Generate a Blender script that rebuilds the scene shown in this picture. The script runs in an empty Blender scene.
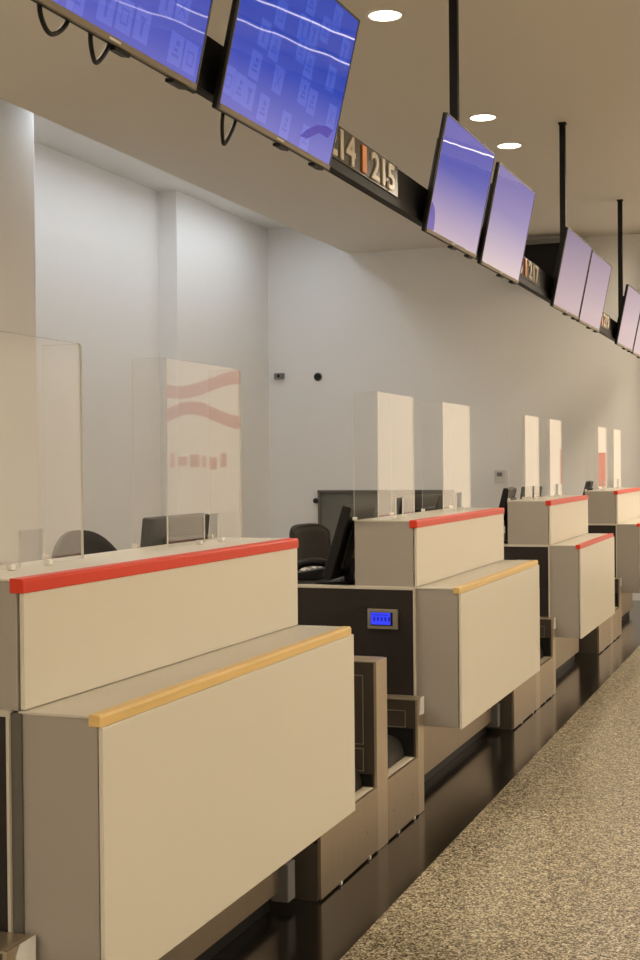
import bpy, bmesh, math, random
from mathutils import Vector, Matrix
random.seed(7)
S = bpy.context.scene
COL = S.collection
R = math.radians

# ------------------------------------------------------------------ materials
def lin(r, g, b):
    f = lambda c: ((c/255+.055)/1.055)**2.4 if c > 10 else c/255/12.92
    return (f(r), f(g), f(b), 1)

def pmat(name, col, rough=.5, metal=0, spec=.5, noise=None, bump=None, coat=0):
    m = bpy.data.materials.new(name); m.use_nodes = True
    nt = m.node_tree; b = nt.nodes['Principled BSDF']
    b.inputs['Base Color'].default_value = (*col[:3], 1)
    b.inputs['Roughness'].default_value = rough
    b.inputs['Metallic'].default_value = metal
    b.inputs['Specular IOR Level'].default_value = spec
    b.inputs['Coat Weight'].default_value = coat
    tc = nt.nodes.new('ShaderNodeTexCoord')
    if noise:                                   # (scale xyz, amount)
        sc, amt = noise
        mp = nt.nodes.new('ShaderNodeMapping'); mp.inputs['Scale'].default_value = sc
        n = nt.nodes.new('ShaderNodeTexNoise'); n.inputs['Scale'].default_value = 1; n.inputs['Detail'].default_value = 4
        mx = nt.nodes.new('ShaderNodeMix'); mx.data_type = 'RGBA'
        mx.inputs['A'].default_value = (*[c*(1-amt) for c in col[:3]], 1)
        mx.inputs['B'].default_value = (*[min(1, c*(1+amt)) for c in col[:3]], 1)
        nt.links.new(tc.outputs['Object'], mp.inputs['Vector']); nt.links.new(mp.outputs[0], n.inputs['Vector'])
        nt.links.new(n.outputs['Fac'], mx.inputs['Factor']); nt.links.new(mx.outputs['Result'], b.inputs['Base Color'])
    if bump:
        sc, st, dist = bump
        mp2 = nt.nodes.new('ShaderNodeMapping'); mp2.inputs['Scale'].default_value = sc
        n2 = nt.nodes.new('ShaderNodeTexNoise'); n2.inputs['Scale'].default_value = 1; n2.inputs['Detail'].default_value = 2
        bp = nt.nodes.new('ShaderNodeBump'); bp.inputs['Strength'].default_value = st; bp.inputs['Distance'].default_value = dist
        nt.links.new(tc.outputs['Object'], mp2.inputs['Vector']); nt.links.new(mp2.outputs[0], n2.inputs['Vector'])
        nt.links.new(n2.outputs['Fac'], bp.inputs['Height']); nt.links.new(bp.outputs[0], b.inputs['Normal'])
    return m

def emat(name, col, strength):
    m = bpy.data.materials.new(name); m.use_nodes = True
    nt = m.node_tree; nt.nodes.clear()
    e = nt.nodes.new('ShaderNodeEmission'); e.inputs[0].default_value = (*col[:3], 1); e.inputs[1].default_value = strength
    o = nt.nodes.new('ShaderNodeOutputMaterial'); nt.links.new(e.outputs[0], o.inputs[0])
    return m

def screen_mat(name, top, bot, hgt, rough=.02):
    """glossy display glass over a lit picture (blue, with reflected glow painted in as lavender at its foot)"""
    m = bpy.data.materials.new(name); m.use_nodes = True
    nt = m.node_tree; b = nt.nodes['Principled BSDF']
    b.inputs['Base Color'].default_value = (.01, .01, .012, 1); b.inputs['Roughness'].default_value = rough
    b.inputs['IOR'].default_value = 1.5
    tc = nt.nodes.new('ShaderNodeTexCoord'); sp = nt.nodes.new('ShaderNodeSeparateXYZ')
    mr = nt.nodes.new('ShaderNodeMapRange'); mr.inputs['From Max'].default_value = hgt
    cr = nt.nodes.new('ShaderNodeValToRGB'); cr.color_ramp.elements[0].color = (*bot, 1); cr.color_ramp.elements[1].color = (*top, 1)
    cr.color_ramp.elements[0].position = .02; cr.color_ramp.elements[1].position = .62
    nt.links.new(tc.outputs['Object'], sp.inputs[0]); nt.links.new(sp.outputs['Z'], mr.inputs['Value'])
    nt.links.new(mr.outputs[0], cr.inputs[0]); nt.links.new(cr.outputs[0], b.inputs['Emission Color'])
    b.inputs['Emission Strength'].default_value = 1
    # a display panel is never perfectly flat
    n = nt.nodes.new('ShaderNodeTexNoise'); n.inputs['Scale'].default_value = 6; n.inputs['Detail'].default_value = 0
    bp = nt.nodes.new('ShaderNodeBump'); bp.inputs['Strength'].default_value = .035; bp.inputs['Distance'].default_value = .01
    nt.links.new(tc.outputs['Object'], n.inputs['Vector']); nt.links.new(n.outputs['Fac'], bp.inputs['Height']); nt.links.new(bp.outputs[0], b.inputs['Normal'])
    return m

def added_sign_mat():
    """added cream glow, dimmed towards its head to shape the reflections in the screens"""
    m = emat('added_sign_glow', (1.0, .785, .55), 1.5); nt = m.node_tree
    tc = nt.nodes.new('ShaderNodeTexCoord'); sp = nt.nodes.new('ShaderNodeSeparateXYZ')
    mr = nt.nodes.new('ShaderNodeMapRange'); mr.inputs['From Min'].default_value = 2.8; mr.inputs['From Max'].default_value = 3.8
    mr.inputs['To Min'].default_value = 1.34; mr.inputs['To Max'].default_value = .1
    nt.links.new(tc.outputs['Object'], sp.inputs[0]); nt.links.new(sp.outputs['Z'], mr.inputs['Value'])
    nt.links.new(mr.outputs[0], nt.nodes['Emission'].inputs[1])
    return m

def acrylic_mat():
    m = bpy.data.materials.new('clear_acrylic'); m.use_nodes = True
    nt = m.node_tree; nt.nodes.clear()
    lw = nt.nodes.new('ShaderNodeLayerWeight'); lw.inputs['Blend'].default_value = .5
    pw = nt.nodes.new('ShaderNodeMath'); pw.operation = 'POWER'; pw.inputs[1].default_value = 5
    ma = nt.nodes.new('ShaderNodeMath'); ma.operation = 'MULTIPLY_ADD'; ma.inputs[1].default_value = .96; ma.inputs[2].default_value = .04
    tr = nt.nodes.new('ShaderNodeBsdfTransparent'); tr.inputs[0].default_value = (.97, .97, .965, 1)
    gl = nt.nodes.new('ShaderNodeBsdfGlossy'); gl.inputs['Roughness'].default_value = .015; gl.inputs['Color'].default_value = (1, 1, 1, 1)
    mx = nt.nodes.new('ShaderNodeMixShader'); o = nt.nodes.new('ShaderNodeOutputMaterial')
    nt.links.new(lw.outputs['Facing'], pw.inputs[0]); nt.links.new(pw.outputs[0], ma.inputs[0])
    nt.links.new(ma.outputs[0], mx.inputs[0]); nt.links.new(tr.outputs[0], mx.inputs[1]); nt.links.new(gl.outputs[0], mx.inputs[2])
    nt.links.new(mx.outputs[0], o.inputs[0])
    return m

def granite_mat():
    m = bpy.data.materials.new('granite'); m.use_nodes = True
    nt = m.node_tree; b = nt.nodes['Principled BSDF']; N = nt.nodes.new; L = nt.links.new
    tc = N('ShaderNodeTexCoord')
    v = N('ShaderNodeTexVoronoi'); v.inputs['Scale'].default_value = 150
    v2 = N('ShaderNodeTexVoronoi'); v2.inputs['Scale'].default_value = 330
    n = N('ShaderNodeTexNoise'); n.inputs['Scale'].default_value = 26; n.inputs['Detail'].default_value = 6; n.inputs['Roughness'].default_value = .65
    for q in (v, v2, n): L(tc.outputs['Object'], q.inputs['Vector'])
    s1, s2 = N('ShaderNodeSeparateColor'), N('ShaderNodeSeparateColor')
    L(v.outputs['Color'], s1.inputs[0]); L(v2.outputs['Color'], s2.inputs[0])
    a = N('ShaderNodeMath'); a.operation = 'MULTIPLY'; a.inputs[1].default_value = .42; L(s1.outputs[0], a.inputs[0])
    c = N('ShaderNodeMath'); c.operation = 'MULTIPLY_ADD'; c.inputs[1].default_value = .30; L(s2.outputs[0], c.inputs[0]); L(a.outputs[0], c.inputs[2])
    d = N('ShaderNodeMath'); d.operation = 'MULTIPLY_ADD'; d.inputs[1].default_value = .36; L(n.outputs['Fac'], d.inputs[0]); L(c.outputs[0], d.inputs[2])
    cr = N('ShaderNodeValToRGB'); els = cr.color_ramp.elements
    els[0].position = .25; els[0].color = (.018, .014, .008, 1)
    els[1].position = .86; els[1].color = (.86, .78, .58, 1)
    e = els.new(.42); e.color = (.13, .105, .065, 1)
    e = els.new(.56); e.color = (.34, .285, .19, 1)
    e = els.new(.70); e.color = (.56, .49, .345, 1)
    L(d.outputs[0], cr.inputs[0]); L(cr.outputs[0], b.inputs['Base Color'])
    b.inputs['Roughness'].default_value = .24
    return m

def tile_mat():
    m = bpy.data.materials.new('black_tile'); m.use_nodes = True
    nt = m.node_tree; b = nt.nodes['Principled BSDF']
    tc = nt.nodes.new('ShaderNodeTexCoord')
    br = nt.nodes.new('ShaderNodeTexBrick'); br.offset = 0; br.inputs['Scale'].default_value = 1
    br.inputs['Brick Width'].default_value = .62; br.inputs['Row Height'].default_value = .6; br.inputs['Mortar Size'].default_value = .0025
    br.inputs['Color1'].default_value = (.012, .010, .008, 1); br.inputs['Color2'].default_value = (.015, .012, .009, 1)
    br.inputs['Mortar'].default_value = (.05, .042, .03, 1)
    nt.links.new(tc.outputs['Object'], br.inputs['Vector']); nt.links.new(br.outputs['Color'], b.inputs['Base Color'])
    b.inputs['Roughness'].default_value = .16
    return m

M = dict(
    wall=pmat('wall_paint', (.84, .825, .80), .6, noise=((1.5, 1.5, 1.5), .015)),
    ceil=pmat('ceiling_paint', (.76, .715, .65), .8, noise=((.6, .6, .6), .02)),
    lam=pmat('cream_laminate', (.745, .705, .60), .38, noise=((3, 3, 3), .02)),
    top=pmat('counter_laminate', (.67, .635, .555), .35, noise=((3, 3, 3), .02)),
    lam_shaded=pmat('shaded_laminate', (.40, .365, .325), .42, noise=((3, 3, 3), .02)),  # shade of the desk ends put into a darker laminate colour
    edge=pmat('laminate_edge', (.62, .58, .50), .5, noise=((8, 8, 8), .03)),
    red=pmat('red_plastic', (.74, .05, .018), .4, 0, .3, noise=((6, 6, 6), .05)),
    wood=pmat('ochre_wood', (.82, .575, .22), .42, noise=((4, 60, 60), .16)),
    steel=pmat('brushed_steel', (.46, .38, .28), .40, .9, noise=((60, 4, 4), .08), bump=((1.5, 3, 3), .12, .02)),
    steelb=pmat('bright_steel', (.58, .49, .37), .40, .85, noise=((4, 4, 60), .06)),
    bsteel=pmat('brown_steel', (.10, .08, .062), .36, .5, noise=((5, 5, 5), .1)),
    steeld=pmat('dark_steel', (.17, .145, .115), .42, .7, noise=((5, 5, 5), .1)),
    dark=pmat('dark_brown_panel', (.022, .017, .0155), .5, 0, .35, noise=((5, 5, 5), .12)),
    post=pmat('grey_post', (.12, .11, .095), .5, noise=((5, 5, 5), .08)),
    black=pmat('black_plastic', (.008, .0075, .007), .45, 0, .28, noise=((20, 20, 20), .1)),
    blackm=pmat('black_metal', (.006, .005, .0045), .5, 0, .22, noise=((20, 20, 20), .1)),
    leather=pmat('black_leather', (.010, .0095, .009), .6, bump=((90, 90, 90), .2, .002)),
    mesh=pmat('chair_mesh', (.018, .014, .011), .8, noise=((160, 160, 160), .5)),
    rubber=pmat('belt_rubber', (.034, .031, .027), .55, noise=((40, 40, 40), .2)),
    bezel=pmat('tv_bezel', (.055, .048, .038), .35, noise=((9, 9, 9), .1)),
    chin=pmat('tv_chin', (.22, .18, .12), .4, .5, noise=((9, 9, 9), .1)),
    grey=pmat('grey_plastic', (.20, .19, .18), .5, noise=((9, 9, 9), .08)),
    pale=pmat('pale_plastic', (.66, .64, .60), .5, noise=((9, 9, 9), .04)),
    white=pmat('white_plastic', (.8, .78, .74), .5, noise=((9, 9, 9), .03)),
    sill=pmat('sill_steel', (.80, .72, .58), .45, .35, noise=((4, 30, 4), .08)),
    tape=pmat('white_tape', (.93, .92, .88), .7, noise=((40, 40, 40), .15)),
    frame=pmat('display_frame', (.30, .27, .22), .4, .4, noise=((9, 9, 9), .06)),
    plate=pmat('sign_plate', (.055, .048, .038), .2, .2, noise=((9, 9, 9), .1)),
    digit=pmat('sign_digit', (.60, .53, .42), .3, .2, noise=((9, 9, 9), .05)),
    orange=pmat('sign_orange', (.75, .26, .06), .4, noise=((9, 9, 9), .05)),
    hatch=pmat('hatch_green_grey', (.15, .15, .125), .6, noise=((9, 2, 2), .15)),
    clip=pmat('clear_clip', (.85, .84, .8), .2, noise=((9, 9, 9), .03)),
    acryledge=pmat('acrylic_edge', (.80, .79, .75), .25, noise=((9, 9, 9), .03)),
    floor=granite_mat(), tile=tile_mat(),
    vinyl=pmat('staff_floor', (.34, .305, .25), .45, noise=((20, 20, 20), .15)),
    acr=acrylic_mat(),
    lamp=emat('lamp_glow', (1, .86, .60), 9.0),
    panel=emat('fill_panel_glow', (1, .86, .67), 18.4),
    led=emat('led_glow', (1, .86, .80), 7.0),
    cove=emat('cove_glow', (.80, .89, 1.0), 10.0),
    lcd=emat('lcd_glow', lin(62, 72, 250), 1.0),
    lcdd=emat('lcd_digits', lin(35, 35, 170), 1.0),
    sign=added_sign_mat(),
    signred=emat('sign_red', (.85, .24, .14), 1.1),
    scr=screen_mat('screen_blue', (.004, .042, .40), (.11, .115, .50), .5),
    card=screen_mat('screen_card', (.03, .08, .50), (.15, .16, .60), .5),
    icon=screen_mat('screen_icon', (.008, .048, .42), (.115, .12, .51), .5),
    scrmid=screen_mat('screen_blue_glare', (.10, .10, .42), (.38, .29, .42), .5),  # reflected warm glow painted into the lower picture colours
    scrmid2=screen_mat('screen_glare_mid', (.22, .18, .42), (.45, .365, .43), .5),  # same blue picture with more of the warm reflection painted in
    scrfar=screen_mat('screen_glare_far', (.17, .125, .24), (.19, .13, .23), .5),  # off-axis dimming and reflected lavender tint painted into the emission
    purple=screen_mat('screen_purple', (.02, .015, .36), (.03, .015, .34), .5),
    screenoff=pmat('monitor_glass', (.01, .01, .012), .1),
)

# ------------------------------------------------------------------ mesh helpers
class MB:
    def __init__(s): s.bm = bmesh.new(); s.mi = 0
    def box(s, x0, x1, y0, y1, z0, z1, mi=None, mat=None):
        vs = [s.bm.verts.new((x, y, z)) for x in (x0, x1) for y in (y0, y1) for z in (z0, z1)]
        if mat is not None:
            for v in vs: v.co = mat @ v.co
        for f in ((0,1,3,2),(4,6,7,5),(0,4,5,1),(2,3,7,6),(0,2,6,4),(1,5,7,3)):
            fc = s.bm.faces.new([vs[i] for i in f]); fc.material_index = s.mi if mi is None else mi
        return s
    def prism(s, prof, a0, a1, axis='X', mi=None, smooth=False):
        """profile of 2D points (p,q) swept from a0 to a1 along axis"""
        def P(a, p, q): return {'X': (a, p, q), 'Y': (p, a, q), 'Z': (p, q, a)}[axis]
        A = [s.bm.verts.new(P(a0, *c)) for c in prof]; B = [s.bm.verts.new(P(a1, *c)) for c in prof]
        n = len(prof); k = s.mi if mi is None else mi
        fs = [s.bm.faces.new(A), s.bm.faces.new(B[::-1])]
        for i in range(n):
            fc = s.bm.faces.new([A[i], B[i], B[(i+1) % n], A[(i+1) % n]]); fc.smooth = smooth; fs.append(fc)
        for fc in fs: fc.material_index = k
        return s
    def cyl(s, p0, p1, r0, r1=None, seg=24, mi=None):
        r1 = r0 if r1 is None else r1
        p0, p1 = Vector(p0), Vector(p1); d = (p1-p0).normalized()
        u = d.orthogonal().normalized(); w = d.cross(u)
        A, B = [], []
        for i in range(seg):
            t = 2*math.pi*i/seg; o = u*math.cos(t)+w*math.sin(t)
            A.append(s.bm.verts.new(p0+o*r0)); B.append(s.bm.verts.new(p1+o*r1))
        k = s.mi if mi is None else mi
        for f in (A[::-1], B): s.bm.faces.new(f).material_index = k
        for i in range(seg):
            fc = s.bm.faces.new([A[i], A[(i+1) % seg], B[(i+1) % seg], B[i]]); fc.smooth = True; fc.material_index = k
        return s
    def tube(s, pts, r, seg=10, mi=None):
        pts = [Vector(p) for p in pts]; rings = []
        u = None
        for i, p in enumerate(pts):
            d = (pts[min(i+1, len(pts)-1)]-pts[max(i-1, 0)]).normalized()
            u = d.orthogonal().normalized() if u is None else (u-d*u.dot(d)).normalized()
            w = d.cross(u)
            rings.append([s.bm.verts.new(p+(u*math.cos(2*math.pi*k/seg)+w*math.sin(2*math.pi*k/seg))*r) for k in range(seg)])
        k_ = s.mi if mi is None else mi
        for a, b in zip(rings, rings[1:]):
            for k in range(seg):
                fc = s.bm.faces.new([a[k], a[(k+1) % seg], b[(k+1) % seg], b[k]]); fc.smooth = True; fc.material_index = k_
        s.bm.faces.new(rings[0][::-1]); s.bm.faces.new(rings[-1])
        return s
    def build(s, name, mats, parent=None, loc=(0, 0, 0), bevel=0, seg=2):
        bmesh.ops.recalc_face_normals(s.bm, faces=s.bm.faces)
        me = bpy.data.meshes.new(name); s.bm.to_mesh(me); s.bm.free()
        for m in (mats if isinstance(mats, (list, tuple)) else [mats]): me.materials.append(M[m] if isinstance(m, str) else m)
        o = bpy.data.objects.new(name, me); COL.objects.link(o); o.location = loc
        if parent: o.parent = parent
        if bevel:
            b = o.modifiers.new('bevel', 'BEVEL'); b.width = bevel; b.segments = seg; b.limit_method = 'ANGLE'; b.angle_limit = R(50)
        return o

def tag(o, label=None, cat=None, group=None, kind=None):
    if label: o['label'] = label
    if cat: o['category'] = cat
    if group: o['group'] = group
    if kind: o['kind'] = kind
    return o
def thing(name, label, cat, loc=(0, 0, 0), rot=(0, 0, 0), group=None):
    o = bpy.data.objects.new(name, None); COL.objects.link(o); o.empty_display_size = .1
    o.location = loc; o.rotation_euler = rot
    return tag(o, label, cat, group)
def rrect(w, h, r, n=6, cx=0, cy=0):
    pts = []
    for (sx, sy, a0) in ((1, 1, 0), (-1, 1, 90), (-1, -1, 180), (1, -1, 270)):
        for i in range(n+1):
            a = R(a0+90*i/n); pts.append((cx+sx*(w/2-r)+r*math.cos(a), cy+sy*(h/2-r)+r*math.sin(a)))
    return pts

# ------------------------------------------------------------------ camera
f_px, yaw, pit, rol = 1333.0, R(20.3914), R(-.5944), R(-.5348)
Fv = Vector((math.cos(yaw)*math.cos(pit), math.sin(yaw)*math.cos(pit), math.sin(pit)))
Rv = Vector((math.sin(yaw), -math.cos(yaw), 0)); Uv = Rv.cross(Fv)
c_, s_ = math.cos(rol), math.sin(rol)
X_ = c_*Rv + s_*Uv; Y_ = -s_*Rv + c_*Uv
cam = bpy.data.cameras.new('camera'); co = bpy.data.objects.new('camera', cam); COL.objects.link(co)
mw = Matrix((X_, Y_, -Fv)).transposed().to_4x4(); mw.translation = (0, 0, 1.5); co.matrix_world = mw
cam.sensor_fit = 'VERTICAL'; cam.sensor_height = 36; cam.sensor_width = 24; cam.lens = f_px/960*36; cam.clip_start = .05
S.camera = co

# ------------------------------------------------------------------ setting
XE, ZC, ZR, YE = 14.85, 4.0, 4.36, 5.14       # end wall, ceiling, recess ceiling, ceiling edge
XB, YO = -7.0, -11.0
def struct(name, mb, m, **k): return tag(mb.build(name, m, **k), kind='structure')
struct('floor', MB().box(XB, XE, YO, 1.3625, -.1, 0), 'floor')
struct('floor_black_tile', MB().box(XB, XE, 1.3625, 2.2, -.1, 0), 'tile')
struct('floor_staff', MB().box(XB, XE, 2.2, 6.4, -.1, 0), 'vinyl')
struct('ceiling', MB().box(XB, XE, YO, YE, ZC, ZR), 'ceil')
struct('ceiling_recess', MB().box(XB, XE, YE, 6.4, ZR, ZR+.1), 'wall')
struct('wall_back', MB().box(XB, 12.41, 6.375, 6.5, 0, ZR).box(12.41, XE, 6.166, 6.5, 0, ZR), 'wall')
struct('wall_end', MB().box(XE, XE+.12, YO, 6.5, 0, ZR+.1), 'wall')
struct('wall_opposite', MB().box(XB, XE, YO-.12, YO, 0, ZC), 'wall')
struct('wall_behind', MB().box(XB-.12, XB, YO, 6.5, 0, ZR+.1), 'wall')
struct('wall_pillar', MB().box(7.2, 8.86, 5.6, 6.375, 0, ZR), 'wall', bevel=.02)

# ------------------------------------------------------------------ lamps
def downlight(x, y, label):
    t = thing('downlight', label, 'ceiling light', (x, y, ZC), group='round downlights in the ceiling')
    m = MB()
    n = 32; A = []
    for (r, z) in ((.108, 0), (.108, -.006), (.092, -.008), (.088, -.002)):
        A.append([m.bm.verts.new((r*math.cos(2*math.pi*i/n), r*math.sin(2*math.pi*i/n), z)) for i in range(n)])
    for a, b in zip(A, A[1:]):
        for i in range(n): m.bm.faces.new([a[i], a[(i+1) % n], b[(i+1) % n], b[i]]).smooth = True
    m.build('trim_ring', 'white', t)
    MB().cyl((0, 0, -.004), (0, 0, -.0015), .09, seg=32).build('lens', 'lamp', t)
    l = bpy.data.lights.new('downlight_beam', 'SPOT'); l.energy = 42; l.spot_size = R(110); l.spot_blend = .6
    l.color = (1, .80, .52); l.shadow_soft_size = .09
    lo = bpy.data.objects.new('downlight_beam', l); COL.objects.link(lo); lo.location = (x, y, ZC-.03)
downlight(7.09, 2.225, 'round lit downlight nearest the camera, alone above the big nearby screens')
downlight(9.43, 2.23, 'round lit downlight, front one of the adjoining pair')
downlight(10.34, 2.235, 'round lit downlight, rear one of the adjoining pair')

def fill_panel_lamp(x, y, where):  # out-of-view fill lamps, added to brighten desks, walls and staff side
    t = thing('added_fill_panel', where, 'ceiling light', (x, y, ZC), group='added unseen fill light panels in the ceiling')
    MB().box(-.65, .65, -.35, .35, -.05, 0).build('housing', 'white', t, bevel=.004)
    MB().box(-.6, .6, -.3, .3, -.056, -.051).build('diffuser', 'panel', t)
FILL_PANELS = [(x, y) for x in (-5.5, -3.2) for y in (-7, -4, -1.2, 1.6, 4.0)] + [(1.2, -4), (1.2, -7), (2.8, -5.5)] + [(x, y) for x in (4.2, 7.2) for y in (-1.4, -4, -7)] + [(11.6, .35), (12.9, .35), (14.0, .35), (10, -8), (13, -8), (4.4, 3.3), (5.3, 4.6), (3.6, 4.6)]
for x, y in FILL_PANELS:
    fill_panel_lamp(x, y, 'added unseen rectangular fill light panel in the ceiling')

def led_line(x, y0, y1, label):
    t = thing('linear_ceiling_light', label, 'ceiling light', (x, (y0+y1)/2, ZC), group='thin light lines over the hall')
    h = abs(y1-y0)/2
    MB().box(-.035, .035, -h, h, -.04, 0).build('housing', 'white', t)
    MB().box(-.022, .022, -h+.01, h-.01, -.046, -.041).build('diffuser', 'led', t)
led_line(11.2, -3.9, -1.45, 'thin glowing ceiling line nearer the camera, mirrored in the screens')
led_line(13.0, -5.0, -2.3, 'thin glowing ceiling line beyond the first one, mirrored in the screens')
led_line(14.3, -2.1, -.95, 'thin glowing ceiling line by the end wall, mirrored in the third screen')
led_line(14.5, -7.8, -5.3, 'thin glowing ceiling line in the far corner of the hall, mirrored in the nearest screen')

t = thing('cove_light', 'cool white strip light in the recess behind the ceiling edge', 'strip light', (10, 5.45, ZR))
MB().box(-1.1, 4.1, -.12, .12, -.06, 0).build('housing', 'white', t)
MB().box(-1.08, 4.08, -.11, .11, -.066, -.061).build('diffuser', 'cove', t)

# added off-frame glow panel feeding the reflections; red waves stand for the mirrored sign
t = thing('added_glow_sign', 'large added cream glow panel with red sign waves on the end wall', 'sign', (XE, 0, 0))
MB().box(-.10, -.002, -7.6, 1.72, .25, 3.85).build('casing', 'grey', t)
MB().box(-.112, -.10, -7.55, 1.69, .30, 3.80).build('added_glow_panel', 'sign', t)
m = MB()
def wave(yc0, yc1, zf, th):
    n = 24
    for i in range(n):
        a, b = yc0+(yc1-yc0)*i/n, yc0+(yc1-yc0)*(i+1)/n
        za, zb = zf(a), zf(b)
        vs = [m.bm.verts.new(p) for p in ((-.117, a, za), (-.117, b, zb), (-.117, b, zb+th), (-.117, a, za+th))]
        m.bm.faces.new(vs)
wave(-4.3, -2.85, lambda y: 2.42+.08*math.sin((y+3.3)*4.0), .16)
wave(-4.3, -2.85, lambda y: 2.05+.10*math.sin((y+3.9)*4.6), .16)
yy = -4.25
for w, z0, z1 in ((.10, 1.5, 1.64), (.05, 1.48, 1.66), (.12, 1.5, 1.62), (.06, 1.5, 1.68), (.12, 1.52, 1.63), (.12, 1.5, 1.66), (.05, 1.5, 1.64), (.10, 1.47, 1.62), (.08, 1.5, 1.67)):
    m.box(-.118, -.113, yy, yy+w, z0, z1); yy += w+.045
for y, z0, z1, w in ((.965, 1.28, 1.66, .03), (1.405, 1.25, 1.62, .08), (1.505, 1.25, 1.62, .04)):
    m.box(-.118, -.113, y-w/2, y+w/2, z0, z1)
m.build('red_pattern', 'signred', t)

# ------------------------------------------------------------------ check-in desks
YB, YP, YRr, ZTOP, ZS, ZPB = 1.629, 1.4324, 1.914, 1.259, .968, .3605
DESKS = [(2.505, 4.16, 'wood', 'nearest cream check-in desk with red top strip and ochre wooden shelf strip'),
         (5.58, 7.315, 'wood', 'second cream check-in desk, behind the blue weight display, with ochre shelf strip'),
         (8.71, 10.25, 'red', 'third cream check-in desk, first with red strips on top and shelf'),
         (11.865, 13.45, 'red', 'farthest cream check-in desk, cut off by the right frame edge')]
def desk(x0, x1, strip, label):
    W = x1-x0
    t = thing('check_in_desk', label, 'check-in desk', (x0, 0, 0), group='row of check-in desks')
    # upper box
    MB().box(.001, W, YB+.016, YRr, ZS, ZTOP-.006).build('upper_body', 'lam_shaded', t, bevel=.002)
    MB().box(.006, W-.002, YB, YB+.012, ZS+.002, ZTOP-.03).build('upper_front_panel', 'lam', t, bevel=.0015)
    MB().box(0, W, YB+.03, YRr+.002, ZTOP-.006, ZTOP).build('counter_top', 'top', t, bevel=.0015)
    MB().prism([(YB-.004, ZTOP-.032), (YB-.004, ZTOP-.006), (YB, ZTOP), (YB+.032, ZTOP+.001), (YB+.032, ZTOP-.032)], -.002, W+.001).build('red_edge_strip', 'red', t, bevel=.002)
    # lower body
    MB().box(.003, W-.002, YP+.015, 1.92, ZPB+.004, ZS-.006).build('lower_body', 'lam_shaded', t, bevel=.0015)
    MB().box(0, W, YP+.035, YB+.015, ZS-.006, ZS).build('shelf_top', 'top', t, bevel=.001)
    MB().box(0, W, YP, YP+.011, ZPB, ZS-.024).build('front_panel', 'lam', t, bevel=.0015)
    MB().prism([(YP+.004, ZS-.0235), (YP+.004, ZS-.004), (YP+.008, ZS+.003), (YP+.034, ZS+.003), (YP+.034, ZS-.0235)], -.002, W-.012).build('shelf_edge_strip', strip, t, bevel=.0015)
    # rear worktop, dark side, plinth
    MB().box(0, W, YRr, 2.62, ZS-.03, ZS-.004).build('rear_worktop', 'dark', t, bevel=.002)
    MB().box(.03, W, 2.3, 2.33, .1, ZS-.03).build('rear_panel', 'dark', t)
    yt = 1.660 if x0 < 3 else 1.636
    MB().box(-.008, .012, yt+.008, 2.60, .06, ZS-.012).build('side_panel', 'dark', t, bevel=.001)
    MB().box(-.010, .012, yt+.008, 2.60, ZS-.012, ZS+.002).box(-.012, .012, yt, yt+.008, .06, ZS+.002).build('side_trim', 'edge', t, bevel=.001)
    if x0 < 3: MB().box(-.004, .012, 1.634, yt, .06, ZS-.004).build('corner_post', 'post', t)
    MB().box(.0, W-.01, 1.705, 2.30, .065, ZPB).build('plinth', 'steel', t)
    MB().box(.01, W-.02, 1.735, 2.29, .001, .065).build('kick_strip', 'black', t)
    if x0 < 8: MB().box(W-.01, W+.055, 1.67, 1.735, .03, .16).box(W+.03, W+.05, 1.69, 1.735, .16, .33).build('plinth_foot', 'grey', t, bevel=.004)
    # weight display on the dark side
    d = MB()
    d.box(-.020, -.008, 1.712, 1.851, .783, .871).build('weight_display', 'frame', t, bevel=.003)
    dd = [o for o in t.children if o.name.startswith('weight_display')][0]
    MB().box(-.0212, -.0198, 1.734, 1.836, .799, .857).build('display_window', 'black', dd)
    m = MB(); m.box(-.0222, -.0210, 1.744, 1.834, .803, .856)
    for k in range(5): m.box(-.0228, -.0221, 1.822-k*.017-.008, 1.822-k*.017, .819, .837, mi=1)
    m.box(-.0228, -.0221, 1.757, 1.827, .844, .847, mi=1)
    m.build('display_screen', ['lcd', 'lcdd'], dd)
    return t
for a in DESKS: desk(*a)

# ------------------------------------------------------------------ acrylic shields
def shield(x0, w, label):
    t = thing('acrylic_shield', label, 'acrylic shield', (x0, 1.795, ZTOP+.001), group='clear acrylic shields on the counters')
    h, th, dp = .565, .005, .115
    s0, s1, sh = w*.47, w*.66, .092
    m = MB()
    # front pane with a document slot cut out at its foot
    pr = [(0, .004), (s0, .004), (s0, sh), (s1, sh), (s1, .004), (w, .004), (w, h-.012), (w-.004, h-.003), (w-.012, h), (.012, h), (.004, h-.003), (0, h-.012)]
    m.prism(pr, 0, th, 'Y')
    for f in m.bm.faces:
        f.normal_update()
        f.material_index = 0 if abs(f.normal.y) > .9 else 1
    m.build('front_pane', ['acr', 'acryledge'], t)
    for xa in (0, w-th):
        m = MB().box(xa, xa+th, th, dp, .004, h)
        for f in m.bm.faces:
            f.normal_update(); f.material_index = 0 if abs(f.normal.x) > .9 or abs(f.normal.y) < -.5 else 1
        m.build('side_wing', ['acr', 'acryledge'], t)
    for (xa, ya) in ((-.004, dp-.012), (w-.014, dp-.012), (s0-.05, -.008), (s1+.01, -.008)):
        MB().box(xa, xa+.018, ya, ya+.018, 0, .014).build('clip', 'clip', t, bevel=.002)
SH = [(2.495, .555, 'clear shield at the left frame edge, first on the nearest desk'),
      (3.537, .541, 'clear shield mirroring red waves, second on the nearest desk'),
      (5.565, .56, 'clear shield on the second desk, nearer to the blue weight display'),
      (6.655, .575, 'clear shield on the second desk, at its far end'),
      (8.725, .47, 'clear shield on the third desk, at its near end'),
      (9.60, .47, 'clear shield on the third desk, at its far end'),
      (11.88, .50, 'clear shield on the farthest desk, at its near end'),
      (12.84, .50, 'clear shield on the farthest desk, at its far end')]
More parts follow.
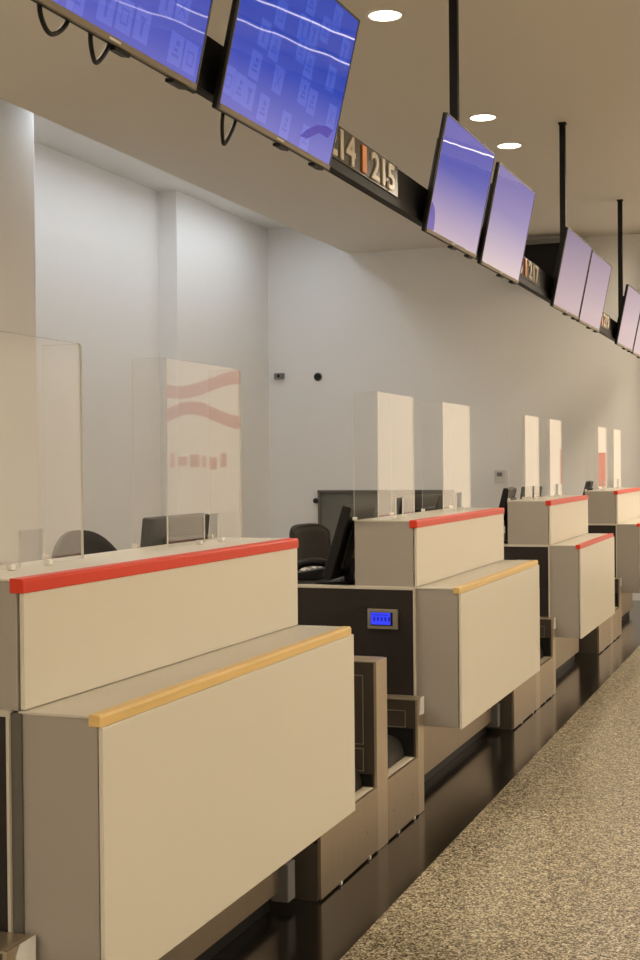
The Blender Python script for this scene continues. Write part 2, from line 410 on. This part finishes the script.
for a in SH: shield(*a)

# ------------------------------------------------------------------ baggage lanes and dividers between the desks
YG = 1.5995
def divider(xa, xb, z, name_label, tape):
    t = thing('lane_divider', name_label, 'divider', (xa, YG, 0), group='steel dividers beside the baggage lanes')
    w = xb-xa
    MB().box(0, w, .012, .62, 0.001, z-.006).build('core', 'bsteel', t, bevel=.002)
    MB().box(-.001, w+.001, 0, .012, 0.001, z-.001).build('front_plate', 'steelb', t, bevel=.0015)
    MB().box(-.002, w+.001, .012, .62, z-.006, z).build('top_cap', 'steelb', t, bevel=.0015)
    m = MB()
    segs = [(z-.055, z*.56), (z*.54, .31)] if z > .6 else [(z-.05, .375)]
    for (za, zb) in segs:
        y = .055
        m.box(-.004, 0, y, y+.003, zb, za).box(-.004, 0, y, .5, za-.003, za).box(-.004, 0, y, .5, zb, zb+.003)
    m.build('inset_trim', 'frame', t)
    m = MB()
    for (za, zb) in segs: m.box(-.0022, 0, .058, .5, zb+.003, za-.003)
    m.build('inset_panel', 'bsteel', t)
    zv = .372 if z < .6 else .30
    MB().box(-.0026, 0, .02, .5, .255, zv).build('slot_shade', 'black', t)  # flat black strip painting in the dark void above the belt
    if tape:
        MB().prism([(w*.2, z-.07), (w+.0, z-.075), (w+.001, z-.02), (w+.0015, z+.001), (w*.45, z+.001), (w*.3, z-.02)], -.003, -.0005, 'Y').build('tape', 'tape', t)
    return t
def lane(xa, xb, label):
    t = thing('baggage_lane', label, 'baggage conveyor', (xa, YG, 0), group='baggage lanes between the desks')
    w = xb-xa
    MB().box(0, w, 0, .015, .008, .25).build('front_plate', 'steel', t, bevel=.0015)
    MB().box(0, w, .015, .6, .001, .20).build('base', 'steeld', t)
    MB().box(0, w, .015, .060, .235, .25).build('sill', 'sill', t, bevel=.001)
    pr = [(.062, .205)]
    for i in range(13):
        a = R(180-90*i/12); pr.append((.132+.070*math.cos(a), .262+.078*math.sin(a)))
    pr += [(.60, .345), (.60, .205)]
    MB().prism(pr, .006, w-.006, smooth=True).build('belt', 'rubber', t)
    m = MB()
    for dx in (w*.18, w*.8): m.cyl((dx, -.002, .11), (dx, .001, .11), .006, seg=12)
    m.build('screw', 'steel', t)
    for q in (.3, .82): MB().box(w*q, w*q+.02, -.004, .002, .002, .014).build('floor_bracket', 'edge', t)
GAPS = ['left frame edge', 'nearest and second desks', 'second and third desks', 'third and farthest desks']
for i, d in enumerate(DESKS):
    L = d[0]
    g = GAPS[i]
    if i == 0:
        divider(L-.118, L-.014, .484, 'low steel divider with peeling tape at the lower left frame edge', True)
        continue
    divider(L-.100, L-.014, .498, f'low steel divider with white tape between the {g}', True)
    lane(L-.534, L-.102, f'baggage lane behind the tall divider, between the {g}')
    divider(L-.668, L-.536, .74, f'tall steel divider between the {g}', False)
    lane(L-1.30, L-.670, f'wide baggage lane before the tall divider, between the {g}')

# ------------------------------------------------------------------ staff things
def monitor(x, y, ztop, rz, tilt, label, w=.42, h=.27):
    zb = ZS-.004
    t = thing('monitor', label, 'computer monitor', (x, y, zb), (0, 0, rz), 'staff monitors behind the counters')
    hz = ztop-zb
    mt = Matrix.Translation((0, 0, hz-h)) @ Matrix.Rotation(tilt, 4, 'X')
    MB().box(-w/2, w/2, -.022, .022, 0, h, mat=mt).build('casing', 'black', t, bevel=.008)
    MB().box(-w/2+.07, w/2-.07, -.045, -.022, .05, h-.06, mat=mt).build('back_cover', 'black', t, bevel=.01)
    MB().box(-w/2+.015, w/2-.015, .022, .0235, .02, h-.015, mat=mt).build('screen', 'screenoff', t)
    MB().box(-.06, .06, -.047, -.045, .10, .15, mat=mt).build('rating_plate', 'chin', t)
    MB().box(-.035, .035, -.06, -.03, .01, hz-h+.12).build('stand_neck', 'black', t, bevel=.005)
    MB().prism(rrect(.26, .18, .05), 0, .012, 'Z').build('stand_base', 'black', t, bevel=.003)
monitor(3.955, 2.00, 1.343, 0, R(6), 'black monitor seen through the second shield of the nearest desk')
monitor(5.79, 2.06, 1.336, R(4), R(17), 'tilted black monitor at the near end of the second desk', w=.46, h=.34)
monitor(6.93, 2.04, 1.345, R(-8), R(10), 'black monitor between the two shields of the second desk')
monitor(9.08, 2.04, 1.345, R(5), R(14), 'black monitor at the near end of the third desk')
monitor(9.98, 2.04, 1.335, R(-5), R(8), 'black monitor at the far end of the third desk')
monitor(12.55, 2.04, 1.345, R(5), R(14), 'black monitor at the near end of the farthest desk')

def chair(x, y, ztop, rz, label, backmat, bw=.46):
    t = thing('office_chair', label, 'office chair', (x, y, 0), (0, 0, rz), 'staff chairs behind the desks')
    zs = ztop-.50
    crn, cex = (.10, 5.0) if backmat == 'mesh' else (.20, 2.6)
    # backrest: bowed panel with a rounded top
    m = MB(); nx, nz = 14, 12; hb = .46
    V = {}
    for side in (0, 1):
        for i in range(nx+1):
            for k in range(nz+1):
                u = -1+2*i/nx; q = k/nz
                hw = bw/2*(1-.10*(1-q))
                top = hb*(1-crn*abs(u)**cex)
                zz = zs+.04+q*top
                yy = -.20-.04*q+.055*u*u + (.022 if side else -.022)*(1-.5*max(abs(u), abs(2*q-1))**4)
                V[side, i, k] = m.bm.verts.new((hw*u*(1-.06*q**6), yy, zz))
    for side in (0, 1):
        for i in range(nx):
            for k in range(nz):
                m.bm.faces.new([V[side, i, k], V[side, i+1, k], V[side, i+1, k+1], V[side, i, k+1]]).smooth = True
    rim = [(i, 0) for i in range(nx)]+[(nx, k) for k in range(nz)]+[(i, nz) for i in range(nx, 0, -1)]+[(0, k) for k in range(nz, 0, -1)]
    for a, b in zip(rim, rim[1:]+rim[:1]):
        m.bm.faces.new([V[(0,)+a], V[(0,)+b], V[(1,)+b], V[(1,)+a]]).smooth = True
    m.build('backrest', backmat, t)
    if backmat == 'mesh':
        pts = []
        for i in range(25):
            u = -1+2*i/24; pts.append((bw/2*u, -.24+.055*u*u, zs+.04+hb*(1-crn*abs(u)**cex)))
        pts = [(-bw/2*.9, -.145, zs+.05)]+pts+[(bw/2*.9, -.145, zs+.05)]
        MB().tube(pts, .014).build('back_frame', 'black', t)
    MB().prism(rrect(.47, .45, .09), zs-.03, zs+.04, 'Z', smooth=False).build('seat', 'leather', t, bevel=.02, seg=3)
    MB().cyl((0, 0, .10), (0, 0, zs-.03), .028).build('gas_column', 'blackm', t)
    MB().box(-.03, .03, -.22, -.05, zs-.05, zs-.03).box(-.03, .03, -.235, -.215, zs-.05, zs+.18).build('back_bracket', 'blackm', t)
    m = MB()
    n = 40; ra = .20
    m.tube([(ra*math.cos(2*math.pi*i/n), ra*math.sin(2*math.pi*i/n), .30) for i in range(n+1)], .011)
    m.build('foot_ring', 'steel', t)
    for k in range(5):
        a = R(72*k+20); e = (.27*math.cos(a), .27*math.sin(a), .075)
        MB().cyl((0, 0, .105), e, .026, .016, seg=12).build('base_arm', 'blackm', t)
        c = Vector(e); d = Vector((-math.sin(a), math.cos(a), 0))
        MB().cyl(c+d*.02+Vector((0, 0, -.045)), c-d*.02+Vector((0, 0, -.045)), .0295, seg=16).build('caster', 'black', t)
chair(4.86, 2.74, 1.236, R(152), 'black rounded office chair behind the first shield of the nearest desk', 'leather', .33)
chair(7.72, 2.76, 1.128, R(175), 'dark mesh-backed office chair in the gap beside the blue weight display', 'mesh', .52)
chair(6.10, 2.76, 1.150, R(185), 'black office chair barely showing right of the nearest monitor', 'leather')

# keyboard, phone, papers on the second desk's rear worktop
zw = ZS-.004
t = thing('keyboard', 'black keyboard on the second desk worktop, beyond the telephone', 'keyboard', (6.46, 2.37, zw), (0, 0, R(-6)))
MB().prism([(-.075, 0), (.075, 0), (.075, .012), (-.075, .022)], -.22, .22).build('case', 'black', t, bevel=.003)
m = MB()
for r in range(5):
    for c in range(15):
        m.box(-.205+c*.0275, -.205+c*.0275+.023, -.062+r*.0255, -.062+r*.0255+.021, .018, .026-r*.0018)
m.build('keys', 'grey', t)
t = thing('telephone', 'dark desk telephone on the worktop behind the tilted monitor', 'telephone', (5.93, 2.25, zw), (0, 0, R(20)))
MB().prism([(-.09, 0), (.09, 0), (.09, .03), (-.09, .06)], -.08, .08).build('body', 'black', t, bevel=.006)
MB().tube([(-.055, -.09, .068), (-.055, -.05, .082), (-.055, 0, .085), (-.055, .05, .076), (-.055, .09, .05)], .02, 12).build('handset', 'black', t)
m = MB()
for r in range(4):
    for c in range(3): m.box(.0+c*.024, .018+c*.024, -.05+r*.026, -.032+r*.026, .04, .056-.006*r)
m.build('keypad', 'pale', t)
t = thing('paper_sheet', 'crumpled pale paper lying between telephone and keyboard', 'paper', (6.13, 2.33, zw))
m = MB(); V = [[m.bm.verts.new((-.1+.2*i/8, -.07+.14*k/6, .010+.028*random.random()*(i/8))) for k in range(7)] for i in range(9)]
for i in range(8):
    for k in range(6): m.bm.faces.new([V[i][k], V[i+1][k], V[i+1][k+1], V[i][k+1]])
o = m.build('sheet', 'pale', t); so = o.modifiers.new('t', 'SOLIDIFY'); so.thickness = .002

# ------------------------------------------------------------------ end wall fittings
t = thing('wall_camera', 'small grey box on the end wall, left of the black dot', 'security camera', (XE, 6.02, 2.585))
MB().box(-.05, 0, -.062, .062, -.035, .035).build('housing', 'grey', t, bevel=.008)
MB().cyl((-.055, 0, 0), (-.05, 0, 0), .02).build('lens', 'black', t)
t = thing('wall_sensor', 'small black dome on the end wall, right of the grey box', 'sensor', (XE, 5.533, 2.56))
MB().cyl((-.045, 0, 0), (0, 0, 0), .034, .044).build('dome', 'black', t)
MB().cyl((-.008, 0, 0), (0, 0, 0), .052).build('base_plate', 'grey', t)
t = thing('thermostat', 'pale switch box with dark window on the end wall', 'thermostat', (XE, 3.345, 1.365))
MB().box(-.025, 0, -.062, .062, -.075, .075).build('housing', 'pale', t, bevel=.004)
MB().box(-.028, -.025, -.03, .03, .0, .045).build('dial_window', 'grey', t)
t = thing('baggage_hatch', 'dark grey-green hatch low in the end wall behind the monitors', 'hatch', (XE, 4.72, 0))
MB().box(-.02, 0, -.80, .78, .45, 1.185).build('shutter', 'hatch', t)
MB().box(-.045, 0, -.84, .82, 1.185, 1.215).box(-.045, 0, .78, .815, .0, 1.185).box(-.045, 0, -.84, -.805, .0, 1.185).build('frame', 'post', t, bevel=.003)
MB().box(-.03, 0, -.80, .78, 0, .45).build('apron', 'steeld', t)
t = thing('wall_conduit', 'pale pipe with black knob beside the hatch', 'pipe', (XE, 5.56, 0))
MB().box(-.03, 0, -.03, .03, 0, 1.19).build('channel', 'white', t)
MB().cyl((-.06, 0, 1.09), (-.03, 0, 1.09), .03).build('knob', 'black', t)
t = thing('hanging_board', 'black board with grey rim under the ceiling by the end wall', 'display board', (14.55, 2.74, 3.50))
MB().box(-.06, .06, -.36, .36, 0, .40).build('case', 'blackm', t, bevel=.004)
MB().box(-.075, .075, -.38, .38, .40, .45).build('top_rim', 'grey', t)
MB().box(.06, .30, -.03, .03, .12, .28).build('wall_bracket', 'blackm', t)

# ------------------------------------------------------------------ gantry, number signs and screens
t = thing('sign_gantry', 'long black gantry beam on poles carrying screens and counter numbers', 'gantry', (0, 1.67, 0))
MB().box(1.2, 14.3, 0, .034, 2.60, 2.772).build('beam', 'blackm', t, bevel=.003)
MB().box(1.2, 14.3, -.006, 0, 2.60, 2.636).build('lower_lip', 'blackm', t)
for x in (3.61, 6.67, 9.81, 12.88):
    o = MB().box(x-.021, x+.021, .034, .076, 2.62, ZC).build('pole', 'blackm', t, bevel=.002)
    MB().box(x-.028, x+.028, .027, .083, ZC-.012, ZC-.0005).build('pole_plate', 'blackm', o)

def digits(txt, width, height, parent, x, z):
    cu = bpy.data.curves.new('num', 'FONT'); cu.body = txt; cu.size = 1; cu.extrude = .03; cu.bevel_depth = .012; cu.offset = .012; cu.resolution_u = 3
    tmp = bpy.data.objects.new('tmp', cu); COL.objects.link(tmp)
    bpy.context.view_layer.update()
    me = bpy.data.meshes.new_from_object(tmp.evaluated_get(bpy.context.evaluated_depsgraph_get()))
    bpy.data.objects.remove(tmp)
    xs = [v.co.x for v in me.vertices]; ys = [v.co.y for v in me.vertices]
    for v in me.vertices:
        px = (v.co.x-min(xs0 if False else xs))/(max(xs)-min(xs)) if False else v.co.x
    x0, x1, y0, y1 = min(xs), max(xs), min(ys), max(ys)
    for v in me.vertices:
        a, b, c = v.co
        v.co = ((a-x0)/(x1-x0)*width, -.010-c*.16, (b-y0)/(y1-y0)*height)
    me.materials.append(M['digit'])
    o = bpy.data.objects.new('numerals', me); COL.objects.link(o); o.parent = parent; o.location = (x, 0, z)
    return o
for k, (a, b) in enumerate((('214', '215'), ('216', '217'), ('218', '219'))):
    x = 4.47+3.12*k
    t = thing('counter_number_sign', f'number sign {a} and {b} on the gantry beam', 'number sign', (x, 1.67, 2.64), group='counter number signs on the gantry')
    MB().box(0, .98, -.010, -.0005, 0, .131).build('plate', 'plate', t, bevel=.001)
    digits(a, .31, .112, t, .10, .009); digits(b, .31, .112, t, .61, .009)
    MB().box(.495, .545, -.017, -.010, .012, .118).build('divider_bar', 'orange', t, bevel=.002)

TW, TH, TILT = .91, .53, math.atan2(.105, .524)
CARDS = [(.032,.091),(.108,.087),(.180,.083),(.290,.071),(.471,.062),(.644,.058),(.181,.175),(.356,.176),(.200,.275),(.285,.261),(.480,.308),(.560,.277),
         (.548,.375),(.459,.37),(.631,.415),(.558,.19),(.64,.178),(.755,.287),(.821,.40),(.823,.172),(.708,.475),(.285,.361),(.486,.461),(.785,.485)]
CARDS1 = [(.263,.06),(.392,.075),(.478,.078),(.566,.08),(.752,.073),(.835,.073),(.665,.175),(.749,.185),(.155,.06),(.06,.09),(.30,.18),(.40,.19),(.2,.3),(.5,.3),(.62,.32),(.8,.32),(.33,.42),(.7,.44)]
def screen(x0, label, cards=None, blob=None, cables=(), yaw_=1.2, pic='scr', TW=.90, tilt=R(11.6)):
    t = thing('information_screen', label, 'screen', (x0, 1.63, 2.548), (0, 0, 0), 'blue information screens on the gantry')
    t.rotation_euler = (tilt, 0, R(-yaw_))
    # local: X along, Y back, Z up
    MB().box(0, TW, .006, .024, 0, TH).build('casing', 'blackm', t, bevel=.004)
    MB().box(.05, TW-.05, .024, .048, .06, TH-.1).build('back_bulge', 'blackm', t, bevel=.01)
    b = .008; ch = .018
    MB().box(0, b, 0, .008, 0, TH).box(TW-b, TW, 0, .008, 0, TH).box(b, TW-b, 0, .008, TH-b, TH).build('bezel', 'bezel', t, bevel=.0015)
    cm = MB().box(b, TW-b, -.002, .008, 0, ch)
    cm.build('chin', 'chin', t, bevel=.002)
    MB().box(TW*.47, TW*.53, -.0035, -.002, .006, .012).build('badge', 'pale', t)
    MB().box(TW*.52, TW*.60, .004, .03, -.010, 0).build('sensor_bar', 'blackm', t)
    MB().box(TW*.86, TW*.95, .004, .03, -.010, 0).build('corner_foot', 'blackm', t)
    m = MB(); m.box(b, TW-b, .002, .006, ch, TH-b)
    def quad(u0, u1, v0, v1, d, mi):
        vs = [m.bm.verts.new(p) for p in ((u0, d, v0), (u1, d, v0), (u1, d, v1), (u0, d, v1))]
        m.bm.faces.new(vs).material_index = mi
    rnd = random.Random(int(x0*100))
    for (u, v) in cards or ():
        w, h = .074, .082
        if u+w/2 > TW-b or v+h/2 > TH-b: continue
        u0, u1, v0, v1 = max(b, u-w/2), u+w/2, max(ch+.002, v-h/2), v+h/2
        quad(u0, u1, v0, v1, .0014, 1)
        k = rnd.randrange(4)
        if k == 0:
            quad(u-.018, u+.018, v-.022, v-.017, .0010, 2); quad(u-.018, u+.018, v+.012, v+.017, .0010, 2); quad(u-.018, u-.013, v-.017, v+.012, .0010, 2); quad(u+.013, u+.018, v-.017, v+.012, .0010, 2)
        elif k == 1:
            for s in (-1, 1):
                vs = [m.bm.verts.new(p) for p in ((u-s*.020, .0010, v-.024), (u-s*.014, .0010, v-.024), (u+s*.020, .0010, v+.022), (u+s*.014, .0010, v+.022))]
                m.bm.faces.new(vs).material_index = 2
        elif k == 2:
            quad(u-.006, u+.006, v-.026, v+.010, .0010, 2); quad(u-.015, u+.015, v+.010, v+.022, .0010, 2)
        else:
            quad(u-.020, u+.020, v-.020, v-.012, .0010, 2); quad(u-.012, u+.012, v-.006, v+.004, .0010, 2); quad(u-.004, u+.014, v+.010, v+.024, .0010, 2)
    if blob:
        vs = [m.bm.verts.new((u, .0010, v)) for u, v in blob]; m.bm.faces.new(vs).material_index = 3
    m.build('screen_glass', [pic, 'card', 'icon', 'purple'], t)
    # mount to the beam
    MB().box(TW*.3, TW*.7, .048, .068, .10, .22).build('mount', 'blackm', t)
    for (u, wd, dp) in cables:
        pts = []
        for i in range(17):
            a = math.pi*i/16
            pts.append((u+wd*(-math.cos(a)) + .012*math.sin(2*a), .022, .004-dp*math.sin(a)**.8))
        MB().tube(pts, .006, 8).build('cable', 'black', t)
    return t
arc = lambda cu, cv, r: [(cu, cv)]+[(cu+r*math.cos(R(90*i/10)), cv+r*1.15*math.sin(R(90*i/10))) for i in range(11)]
screen(2.475, 'nearest blue screen with item cards, cut off by the top frame edge', CARDS1, tilt=R(12.8), cables=((.215, .06, .05), (.42, .045, .06)))
screen(3.56, 'blue screen with item cards left of the number sign 214', CARDS, blob=[(.60, .055), (.66, .06), (.75, .10), (.83, .10), (.86, .135), (.80, .135), (.72, .12), (.64, .085)], tilt=R(13.3), cables=((.12, .045, .085),))
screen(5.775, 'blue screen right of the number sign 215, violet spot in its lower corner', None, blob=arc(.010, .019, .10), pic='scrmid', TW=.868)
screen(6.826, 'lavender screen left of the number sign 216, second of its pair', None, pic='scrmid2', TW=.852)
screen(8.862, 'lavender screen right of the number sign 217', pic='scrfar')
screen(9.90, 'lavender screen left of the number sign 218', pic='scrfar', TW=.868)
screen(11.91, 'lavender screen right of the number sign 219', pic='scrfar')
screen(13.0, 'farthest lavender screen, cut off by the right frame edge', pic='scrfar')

# ------------------------------------------------------------------ world, view
w = bpy.data.worlds.new('world'); S.world = w; w.use_nodes = True
w.node_tree.nodes['Background'].inputs[0].default_value = (.5, .44, .34, 1); w.node_tree.nodes['Background'].inputs[1].default_value = .3
S.view_settings.view_transform = 'Standard'; S.view_settings.look = 'None'
S.view_settings.exposure = 0; S.view_settings.gamma = 1; S.view_settings.use_curve_mapping = False
S.cycles.use_denoising = True
S.cycles.max_bounces = 10; S.cycles.transparent_max_bounces = 24; S.cycles.caustics_reflective = False; S.cycles.caustics_refractive = False
S.cycles.sample_clamp_indirect = 6
